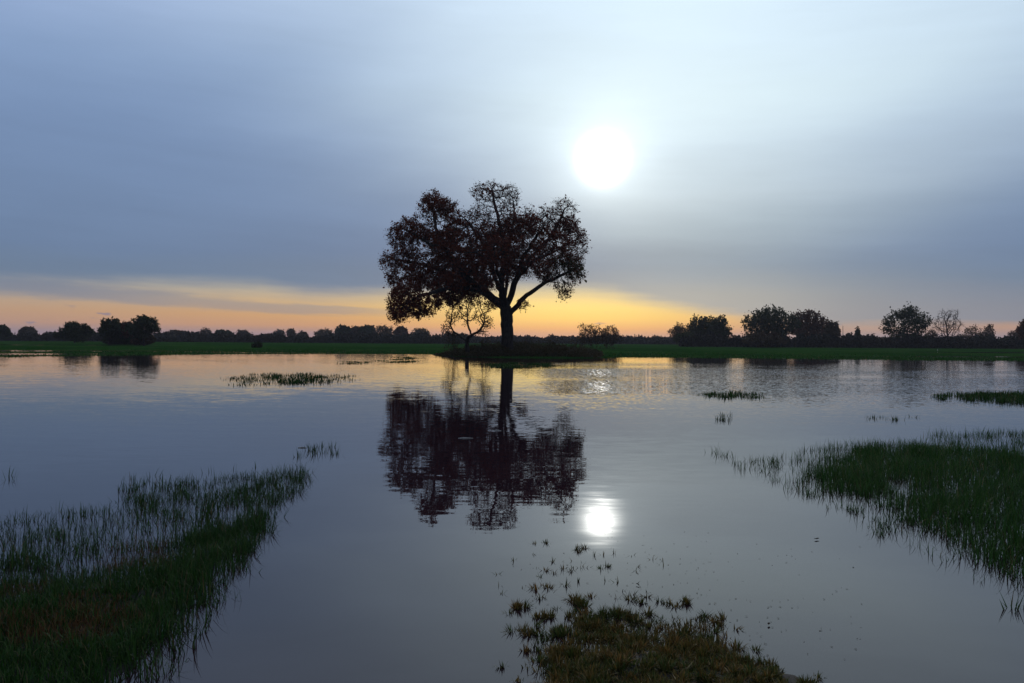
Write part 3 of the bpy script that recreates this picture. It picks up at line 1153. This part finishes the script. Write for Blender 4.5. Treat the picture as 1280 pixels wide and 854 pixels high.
    BL = np.array([b[7] * (1.3 if b[0] < 480 and b[7] > .5 else 1.0) for b in B])

    def leaf_fn(p0, mid, end):
        Q = np.concatenate([p0 * (1 - t) + end * t for t in (0.1, 0.2, 0.3, 0.4, 0.5, 0.58, 0.66, 0.74, 0.82, 0.88, 0.94, 1.0)])
        Q = Q + RNG.normal(0, 0.09, Q.shape)
        dd = np.stack([(((Q - BC[i]) / BR[i]) ** 2).sum(1) for i in range(len(B))], 1)
        o = dd.argmin(1)
        clump = vnoise(Q[:, 0] * 1.3 + Q[:, 1] * .9, Q[:, 2] * 1.3 - Q[:, 1] * .7, 5)
        keep = RNG.random(len(Q)) < BL[o] * 0.60 * (1.0 + 1.15 * clump)
        Q, o = Q[keep], o[keep]
        n = len(Q)
        t = RNG.random((n, 1))
        c = np.array([0.115, 0.020, 0.012]) * (1 - t) + np.array([0.165, 0.044, 0.017]) * t
        gr = np.isin(o, [31, 32, 33, 34]) & (RNG.random(n) < 0.55)
        c[gr] = np.array([0.055, 0.060, 0.016])
        c *= RNG.uniform(0.7, 1.2, (n, 1))
        print('oak leaves', n, 'nodes', len(nodes))
        leaves('crown', Q, RNG.uniform(0.06, 0.13, n) * np.exp(RNG.normal(0, 0.40, n)) * 1.15, c, root)
    finish_tree(root, nodes, par, r, kids, 0.085, 5, 0.62, 0.011, leaf_fn)


build_oak()


def place(X_, D):
    """a spot on the ground at distance D seen in column X_"""
    a = (X_ - W_PX / 2) / F_PX
    x, y = a * D, D
    return x, y, float(height(np.array([x]), np.array([y]))[0]) - 0.05


LEAF_C = {'russet': ((0.065, 0.022, 0.012), (0.110, 0.045, 0.020)), 'brown': ((0.050, 0.030, 0.014), (0.085, 0.055, 0.024)),
          'olive': ((0.035, 0.042, 0.014), (0.060, 0.060, 0.020)), 'dark': ((0.022, 0.032, 0.012), (0.040, 0.048, 0.016)),
          'tan': ((0.100, 0.065, 0.030), (0.140, 0.095, 0.045))}


def wild_tree(name, label, cat, X_, Ytop, wpx, D, style, colour, group=None, lean=0.0, trunk=0.2, detail=1.25, leafk=1.0, blobs=None, loc=None, thick=0.026, tw=None, step=None):
    """a tree whose top reaches the photograph's row Ytop at distance D and which is wpx wide there"""
    x, y, z = loc or place(X_, D)
    w = wpx * D / F_PX
    hz = (H_PX / 2 - Ytop) / F_PX
    X1, Y1 = project(np.array([x]), np.array([y]), np.array([z]))
    h = max(0.4, (Y1[0] - Ytop) * D / F_PX)
    root = empty(name, (x, y, z))
    tag(root, label, cat, group)
    nodes, par = [Vector((0, 0, -0.15))], [-1]
    st = step or max(0.10, min(w, h) / 17)
    bare = style in ('bare', 'shrub')
    if style == 'dense':
        w *= 1.12
        leafk *= 1.45
    th = h * trunk
    if style == 'shrub':
        k0 = []
        for s in range(9):
            t = random.uniform(-0.42, 0.42)
            p = Vector((t * w, random.uniform(-.25, .25) * w, 0.05))
            nodes.append(p)
            par.append(0)
            nodes.append(p + Vector((t * w * .25, random.uniform(-.1, .1) * w, h * .25)))
            par.append(len(nodes) - 2)
    else:
        ns = max(3, int(th / st))
        for i in range(1, ns + 1):
            t = i / ns
            nodes.append(Vector((lean * th * t + random.gauss(0, .015) * h * .3, random.gauss(0, .01) * h * .3, th * t)))
            par.append(len(nodes) - 2)
    A = []
    cz0 = trunk * 0.72 if style not in ('shrub',) else 0.05
    if style == 'conifer':
        for i in range(12):
            t = (i + .5) / 12
            A.append(rand_in_blob(14, (0, 0, h * (0.12 + 0.86 * t)), (w * .5 * (1.05 - t), w * .5 * (1.05 - t), h * .05)))
        for i in range(10):
            nodes.append(Vector((random.gauss(0, .02) * w, random.gauss(0, .02) * w, th + (h * .97 - th) * (i + 1) / 10)))
            par.append(len(nodes) - 2)
    elif blobs:
        for (bx, bz, rx, rz) in blobs:
            A.append(rand_in_blob(int(60 * detail), (bx * w, random.uniform(-.18, .18) * w, bz * h), (rx * w, rx * w, rz * h)))
    else:
        m = int(420 * detail)
        v = RNG.normal(0, 1, (m, 3))
        v /= np.linalg.norm(v, axis=1)[:, None]
        sd_ = (X_ * 1.37) % 50
        lob = 0.84 + 0.26 * vnoise(v[:, 0] * 2.1 + sd_, v[:, 2] * 2.1 + v[:, 1] * 1.6 + sd_, 3) + 0.10 * vnoise(v[:, 0] * 5 + sd_, v[:, 2] * 5 + v[:, 1] * 4, 4)
        rr_ = (RNG.random(m) ** (1 / 2.6) * lob)[:, None] * v
        zc = cz0 + (1 - cz0) * 0.44
        A.append(np.stack([rr_[:, 0] * w * .53, rr_[:, 1] * w * .53, h * (zc + np.where(rr_[:, 2] > 0, rr_[:, 2] * (1 - zc) * 1.08, rr_[:, 2] * (zc - cz0)))], -1))
    A = np.concatenate(A)
    A = A[A[:, 2] < h * 0.985]
    nodes, par = colonise(nodes, par, A, st, st * 14, st * 1.35, 60, 0.16)
    r, kids = radii(nodes, par, 0.022 * max(1, D / 220), 2.25)
    px = D / F_PX
    k = h * (thick if style != 'shrub' else 0.010) / r[0]
    r = [max(0.10 * px, q * k) for q in r]
    c0, c1 = LEAF_C[colour]

    def leaf_fn(p0, mid, end):
        if bare and leafk <= 0:
            return
        Q = np.concatenate([p0 * (1 - t) + end * t for t in (0.15, 0.35, 0.55, 0.78, 1.0)])
        Q = Q + RNG.normal(0, st * 0.45, Q.shape)
        want = leafk * (0.9 if not bare else 0.12)
        q = vnoise(Q[:, 0] / st * .35 + 7, Q[:, 2] / st * .35 + Q[:, 1] / st * .2, int(X_) % 97)
        keep = (RNG.random(len(Q)) < want * (1 + 0.5 * q)) & (Q[:, 2] > 0.05)
        Q = Q[keep]
        n = len(Q)
        if not n:
            return
        t = RNG.random((n, 1))
        c = (np.array(c0) * (1 - t) + np.array(c1) * t) * RNG.uniform(.75, 1.2, (n, 1))
        leaves('crown', Q, RNG.uniform(1.0, 2.2, n) * px * (1.5 if not bare else 1.1), c, root)
    finish_tree(root, nodes, par, r, kids, h * 0.010, tw or (3 if not bare else 4), st * (1.7 if not bare else 2.3), max(0.007, 0.10 * px), leaf_fn, limb_part=False, sides=(7, 4, 3))
    return root


# the young bare tree beside the oak
wild_tree('small_tree', 'slim nearly bare young tree under the left boughs of the big oak', 'tree', 584, 372, 60, 80, 'bare', 'brown',
          trunk=0.27, detail=1.6, leafk=0.9, thick=0.036, tw=6, step=0.15,
          blobs=[(-.06, .70, .2, .2), (-.3, .66, .18, .15), (.3, .68, .2, .15), (-.42, .48, .12, .12), (.42, .56, .14, .12), (-.22, .88, .16, .1), (.2, .90, .16, .09), (.02, .93, .12, .07), (-.3, .36, .14, .06), (.3, .40, .14, .06)])

FAR = 'trees and bushes along the far side of the flooded meadow'
T = [
    # name, label, category, X, Ytop, width px, distance, style, colour, extras
    ('tree', 'dark round tree cut off by the left edge of the picture', 2, 407, 18, 250, 'dense', 'dark', {}),
    ('tree', 'pale rounded tree top rising from the hedge nearest the left edge', 35, 409, 18, 330, 'dense', 'brown', {}),
    ('tree', 'broad dark dome shaped tree reaching down to the grass, left of the twin trees', 93, 402.5, 38, 190, 'dense', 'dark', dict(trunk=.12, leafk=1.2)),
    ('tree', 'left hand tree of the close dark group standing in the left meadow', 137, 398.5, 25, 165, 'dense', 'dark', dict(trunk=.3)),
    ('tree', 'low middle tree wedged between two taller ones in the left meadow', 158, 400.5, 18, 167, 'dense', 'russet', dict(trunk=.3)),
    ('tree', 'tallest tree of the left meadow group with an open ragged crown', 180, 394.5, 34, 163, 'dense', 'dark', dict(trunk=.36, detail=1.3)),
    ('tree', 'small rounded tree just right of the left meadow group', 222, 413, 20, 360, 'dense', 'brown', {}),
    ('tree', 'thin bare topped tree in the hedge well right of the meadow group', 258, 409, 17, 360, 'bare', 'brown', {}),
    ('tree', 'compact dark tree right of the thin bare topped tree', 280, 412.5, 23, 340, 'dense', 'dark', dict(trunk=.12)),
    ('tree', 'wide hazy bare tree next to the compact dark tree', 304, 411.5, 22, 380, 'bare', 'brown', dict(leafk=1.6)),
    ('tree', 'first small hazy tree in the far hedge above the lone meadow bush', 349, 412, 17, 400, 'bare', 'brown', dict(leafk=1.6)),
    ('tree', 'spiky bare tree in the far hedge right of the lone meadow bush', 364, 410, 13, 400, 'bare', 'brown', {}),
    ('tree', 'lowest small tree in the dip of the far hedge', 378, 414, 14, 420, 'bare', 'brown', dict(leafk=2)),
    ('tree', 'soft grey brown tree that begins the taller far row left of the oak', 405, 411, 22, 390, 'bare', 'tan', dict(leafk=2)),
    ('tree', 'dense dark tree second in the taller far row left of the oak', 429, 408, 20, 370, 'dense', 'dark', {}),
    ('tree', 'dark narrow tree third in the taller far row left of the oak', 444, 408.5, 15, 370, 'dense', 'brown', {}),
    ('tree', 'dark rounded tree fourth in the taller far row left of the oak', 459, 407, 20, 370, 'dense', 'dark', {}),
    ('tree', 'wide see-through tree with fine bare branches in the taller far row', 479, 406, 27, 370, 'bare', 'tan', dict(leafk=2)),
    ('tree', 'small russet tree below the lowest left leaves of the oak', 501, 408, 18, 380, 'dense', 'russet', {}),
    ('tree', 'flat topped bare tree closest to the oak in the far row', 527, 409.5, 24, 380, 'bare', 'tan', dict(leafk=2)),
    ('tree', 'small pale autumn tree with a thin crown left of the round dark tree', 849, 404.5, 25, 240, 'bare', 'tan', dict(leafk=2.4, trunk=.4)),
    ('tree', 'round dark leafy tree left of the biggest domed tree', 887, 394.5, 48, 225, 'dense', 'dark', dict(trunk=.16, detail=1.8, leafk=1.4)),
    ('tree', 'biggest domed dark tree of the right hand row', 961, 380.5, 66, 225, 'dense', 'dark', dict(trunk=.14, detail=2.3, leafk=1.6)),
    ('tree', 'reddish brown round tree close right of the biggest domed tree', 1009, 388.5, 42, 232, 'dense', 'russet', dict(trunk=.2, detail=1.7, leafk=1.3)),
    ('tree', 'smaller thin brown tree right of the reddish round tree', 1039, 401, 24, 238, 'dense', 'brown', dict(leafk=.5, trunk=.3)),
    ('conifer', 'small dark pointed conifer between the domed trees and the ragged oak', 1072, 410, 15, 230, 'conifer', 'dark', dict(trunk=.1, leafk=1.3)),
    ('tree', 'tall ragged dark tree with stepped leaf masses, left of the bare tree', 1132, 382, 58, 215, 'dense', 'dark',
     dict(trunk=.24, detail=1.2, blobs=[(0, .86, .2, .11), (-.16, .74, .2, .11), (.17, .76, .2, .11), (-.3, .58, .17, .1), (.3, .62, .19, .11), (0, .6, .26, .14), (-.36, .42, .13, .08), (.38, .48, .11, .08), (.12, .44, .2, .1), (-.14, .44, .2, .1), (-.05, .26, .3, .1), (.2, .3, .2, .1)])),
    ('tree', 'little bare tree squeezed between the ragged dark tree and the tall bare tree', 1165, 411, 17, 225, 'bare', 'brown', dict(leafk=.6)),
    ('tree', 'tall leafless tree with a fan of bare branches in the right hand row', 1185, 385, 44, 215, 'bare', 'brown', dict(trunk=.26, detail=1.5, leafk=0)),
    ('tree', 'wide low bare tree right of the tall leafless tree', 1217, 405.5, 30, 230, 'bare', 'tan', dict(leafk=.9)),
    ('tree', 'narrow twiggy tree leaning on the wide low bare tree', 1236, 404.5, 15, 230, 'bare', 'brown', dict(leafk=.8)),
    ('tree', 'last small bare tree before the right edge', 1267, 411, 19, 235, 'bare', 'brown', dict(leafk=.8)),
    ('tree', 'reddish tree cut off by the right edge of the picture', 1284, 400, 22, 215, 'dense', 'russet', {}),
    ('shrub', 'large bare many stemmed shrub right of the mound', 740, 405, 52, 150, 'shrub', 'brown', dict(detail=1.6, leafk=1.2)),
    ('shrub', 'lower twiggy shrub joined to the right side of the large bare shrub', 764, 406, 26, 152, 'shrub', 'brown', dict(detail=1.0, leafk=1.2)),
    ('bush', 'lone small dark bush out on the left meadow', 322, 429.5, 9, 130, 'dense', 'dark', dict(trunk=.1)),
    ('bush', 'low leafy bush at the foot of the round dark tree', 862, 415, 30, 215, 'dense', 'olive', dict(trunk=.08)),
    ('bush', 'brown rounded bush in front of the biggest domed tree', 955, 415, 48, 205, 'dense', 'brown', dict(trunk=.08, leafk=1.2)),
    ('bush', 'dark scrub filling the space under the left meadow trees', 150, 418, 34, 168, 'dense', 'dark', dict(trunk=.05)),
    ('bush', 'dark scrub round the trunk of the tallest left meadow tree', 178, 420, 26, 166, 'dense', 'brown', dict(trunk=.05)),
]
for t in T:
    name, label, X_, Yt, w, D, style, colour, kw = t
    wild_tree(name, label, name if name != 'conifer' else 'tree', X_, Yt, w, D, style, colour, FAR, **kw)


# ---- hedge belts: twiggy scrub nobody could count
def belt(name, label, xs, D0, depth, top, nquad, cols, twn):
    """top(X) -> photograph row of the upper edge"""
    Xs = RNG.uniform(xs[0], xs[1], nquad)
    D = D0 + RNG.uniform(0, depth, nquad)
    a = (Xs - W_PX / 2) / F_PX
    x, y = a * D, D
    z0 = height(x, y)
    _, Yb = project(x, y, z0)
    ht = np.maximum(0.6, (Yb - top(Xs)) * D / F_PX)
    ht *= 0.84 + 0.30 * vnoise(Xs * 0.10, D * .05, 51) + 0.16 * vnoise(Xs * 0.5, D * 0.1, 52)
    u = RNG.random(nquad) ** 0.8
    z = z0 - 0.1 + ht * u
    t = RNG.random((nquad, 1))
    c = (np.array(cols[0]) * (1 - t) + np.array(cols[1]) * t) * RNG.uniform(.7, 1.2, (nquad, 1))
    root = empty(name, (0, D0, 0))
    tag(root, label, 'hedge', None, 'stuff')
    o = leaves('foliage', np.stack([x, y - D0, z], -1), RNG.uniform(0.35, 0.8, nquad) * D0 / 220, c, root)
    o['kind'] = 'stuff'
    k = RNG.integers(0, nquad, twn)
    P0 = np.stack([x[k], y[k] - D0, z0[k] - .1], -1)
    Dn = RNG.normal(0, 0.22, (twn, 3))
    Dn[:, 2] = 1
    Dn /= np.linalg.norm(Dn, axis=1)[:, None]
    o, _, _ = twig_mesh('stems', P0, Dn, ht[k] * RNG.uniform(.6, 1.12, twn), np.full(twn, 0.035 * D0 / 220), root)
    o['kind'] = 'stuff'


DARKC = ((0.016, 0.015, 0.011), (0.034, 0.027, 0.017))
belt('hedge', 'continuous dark hedge behind the left meadow', (-260, 580), 262, 30, lambda q: np.interp(q, [-260, 0, 60, 200, 330, 380, 420, 580], [416, 416, 414.5, 416, 417.5, 419.5, 416.5, 417]), 60000, DARKC, 6000)
belt('hedge', 'thin distant hedge seen between the oak trunk and the round tree', (560, 900), 330, 40, lambda q: np.interp(q, [560, 640, 800, 900], [418.5, 420, 420.5, 419]), 26000, DARKC, 3000)
belt('hedge', 'tall dark hedge under the right hand row of trees', (850, 1560), 208, 26, lambda q: np.interp(q, [850, 900, 1050, 1100, 1280, 1560], [420, 417.5, 418, 420, 420.5, 421]), 60000, DARKC, 6000)


# ---- bramble thicket round the foot of the oak
def bramble():
    n = 15000
    Xs = RNG.uniform(545, 752, n)
    a = (Xs - 640) / F_PX
    y = RNG.uniform(75.5, 86, n)
    x = a * y
    z0 = height(x, y)
    k = z0 > 0.0
    x, y, z0, Xs = x[k], y[k], z0[k], Xs[k]
    n = len(x)
    top = np.interp(Xs, [545, 560, 585, 610, 640, 680, 715, 735, 752], [0.3, 0.8, 1.1, 1.15, 1.2, 1.1, 1.0, 0.8, 0.4])
    top *= 0.75 + 0.4 * vnoise(x * 0.8, y * 0.8, 15) + 0.2 * vnoise(x * 2.5, y * 2.5, 16)
    top *= np.interp(y - np.interp(a[k], SHORE_A, SHORE_Y), [0, 1.5, 4], [0.35, 0.7, 1.0])
    top = np.maximum(top, 0.12)
    root = empty('bramble_thicket', (OAK[0], 80, 0))
    tag(root, 'dark tangled bramble thicket on the mound round the foot of the oak', 'thicket', None, 'stuff')
    off = np.array([OAK[0], 80, 0])
    P = np.stack([x, y, z0 - .05], -1) - off
    col = green_tint(n, 0.3, 0.7, (0.040, 0.034, 0.016), (0.055, 0.040, 0.020), (0.10, 0.065, 0.03))
    o = blades('stems', P, top * RNG.uniform(.4, 1.0, n) * np.where(RNG.random(n) < .12, 1.7, 1.0), RNG.uniform(0.012, 0.03, n), col, M_LEAF, 0.3, 0.6, 3, root)
    o['kind'] = 'stuff'
    m = 26000
    i = RNG.integers(0, n, m)
    Q = P[i] + np.stack([RNG.normal(0, .1, m), RNG.normal(0, .1, m), top[i] * RNG.random(m) ** .8], -1)
    t = RNG.random((m, 1))
    c = (np.array([0.030, 0.032, 0.013]) * (1 - t) + np.array([0.065, 0.040, 0.018]) * t)
    o = leaves('foliage', Q, RNG.uniform(.07, .2, m), c, root)
    o['kind'] = 'stuff'


bramble()
for X_, Yt, w, D, lab in ((690, 424, 16, 82, 'sparse bare shrub on the mound just right of the oak trunk'),
                          (718, 425, 14, 81, 'second sparse bare shrub nearer the right end of the mound'),
                          (660, 421, 14, 83, 'thin bare shrub pressed against the right side of the oak trunk'),
                          (566, 412, 20, 80, 'twiggy bush left of the slim young tree'),
                          (608, 418, 16, 81, 'low twiggy shrub between the young tree and the oak trunk')):
    wild_tree('shrub', lab, 'shrub', X_, Yt, w, D, 'shrub', 'brown', 'bare shrubs on the oak mound', detail=.35, leafk=.8, tw=2)

# ------------------------------------------------------------------ small things
# a thin pale pole among the right hand trees
x, y, z = place(1053.5, 222)
V, F = [], []
tube_chain(V, F, [(0, 0, 0), (.05, 0, 2.5), (.0, .02, 5.2), (.03, 0, 5.9)], [.10, .09, .07, .05], 8)
o = mesh_np('pole', V, F, plain('weathered_pole', (0.16, 0.12, 0.10)), smooth=True)
o.location = (x, y, z)
tag(o, 'thin bare pole standing left of the small pointed conifer', 'pole')
x, y, z = place(1172, 150)
V, F = [], []
tube_chain(V, F, [(0, 0, -.1), (0, 0, .28), (0.01, 0, .36)], [.06, .05, .045], 8)
F.append((16, 17, 18, 19))
F.append((16, 19, 20, 23))
F.append((20, 21, 22, 23))
o = mesh_np('post', V, F, M_PALE, smooth=True)
o.location = (x, y, z)
tag(o, 'short pale post standing in the far right meadow', 'post')


def leaf_thing(X_, Y_, size, col, label, rot):
    gx, gy = gp(X_, Y_)
    V, F = [], []
    pr = [(0, .0), (.12, .16), (.3, .14), (.42, .24), (.6, .17), (.74, .2), (1, 0)]
    for t, w in pr:
        for s in (-1, 0, 1):
            V.append(((t - .5) * size, s * w * size, .006 + size * (.10 * abs(s) + .12 * (t - .5) ** 2 + .03 * math.sin(9 * t + s))))
    for i in range(len(pr) - 1):
        for s in range(2):
            q = i * 3 + s
            F.append((q, q + 3, q + 4, q + 1))
    o = mesh_np('fallen_leaf', V, F, M_DEAD, tint=np.tile(np.array(col), (len(V), 1)), smooth=True)
    g = max(0.0, float(height(np.array([gx]), np.array([gy]))[0]))
    o.location = (gx, gy, g + .002)
    o.rotation_euler = (0, 0, rot)
    tag(o, label, 'leaf', 'fallen leaves by the near spit')


leaf_thing(1021, 675, .05, (.035, .022, .014), 'dark curled leaf floating alone off the right grass bank', .4)
leaf_thing(961, 782, .036, (.05, .034, .02), 'small brown leaf floating right of the near tussocks', 1.2)
leaf_thing(770, 799, .06, (.085, .04, .022), 'rusty leaf lying on the mud among the near tussocks', .2)
leaf_thing(752, 818, .055, (.15, .06, .015), 'bright orange leaf caught low in the near tussocks', .9)
leaf_thing(797, 732, .03, (.05, .03, .016), 'tiny curled leaf floating just above the near tussocks', 2.2)


def stick(X_, Y_, L, label, rot):
    gx, gy = gp(X_, Y_)
    V, F = [], []
    tube_chain(V, F, [(-L / 2, 0, .002), (-L * .15, .01, .008), (L * .2, 0, .006), (L / 2, -.012, .004)], [.006, .009, .008, .003], 6)
    o = mesh_np('floating_stick', V, F, M_PALE, smooth=True)
    o.location = (gx, gy, 0)
    o.rotation_euler = (0, 0, rot)
    tag(o, label, 'stick', 'floating sticks')


stick(582, 548, .24, 'pale stick floating in the dark middle of the oak reflection', .1)
stick(622, 538.5, .14, 'shorter pale stick floating beside the reflected oak trunk', -.2)
stick(378, 560, .13, 'pale stick lying among the reed blades off the left bank', .15)

# specks of grass and leaf drifting on the calm water
n = 240
Xd = np.concatenate([RNG.uniform(740, 1080, 170), RNG.uniform(640, 900, 70)])
Yd = np.concatenate([RNG.uniform(660, 830, 170), RNG.uniform(690, 760, 70)])
G = np.array([gp(a, b) for a, b in zip(Xd, Yd)])
k = height(G[:, 0], G[:, 1]) < -0.01
G = G[k]
P = np.stack([G[:, 0], G[:, 1], np.full(len(G), 0.003)], -1)
col = np.array([.045, .034, .02]) * RNG.uniform(.5, 1.6, (len(G), 1))
o = blades('floating_debris', P, RNG.uniform(.006, .022, len(G)), RNG.uniform(.004, .010, len(G)), col, M_DEAD, lean=.06, lean0=1.5, curl=.03)
tag(o, 'specks of leaf and straw drifting on the calm water', 'debris', kind='stuff')

# ------------------------------------------------------------------ evening haze over the meadow
hm = bpy.data.materials.new('haze_air')
hm.use_nodes = True
hm.node_tree.nodes.clear()
pv = hm.node_tree.nodes.new('ShaderNodeVolumePrincipled')
pv.inputs['Color'].default_value = (0.80, 0.80, 0.90, 1)
pv.inputs['Density'].default_value = 0.00018
pv.inputs['Anisotropy'].default_value = 0.3
ho = hm.node_tree.nodes.new('ShaderNodeOutputMaterial')
hm.node_tree.links.new(pv.outputs[0], ho.inputs['Volume'])
V = [(x, y, z) for z in (-1.5, 20) for x, y in ((-2100, -100), (2100, -100), (2100, 2300), (-2100, 2300))]
o = mesh_np('haze', V, [(3, 2, 1, 0), (4, 5, 6, 7), (0, 1, 5, 4), (1, 2, 6, 5), (2, 3, 7, 6), (3, 0, 4, 7)], hm)
tag(o, 'thin evening haze over the flooded meadow', 'haze', kind='stuff')
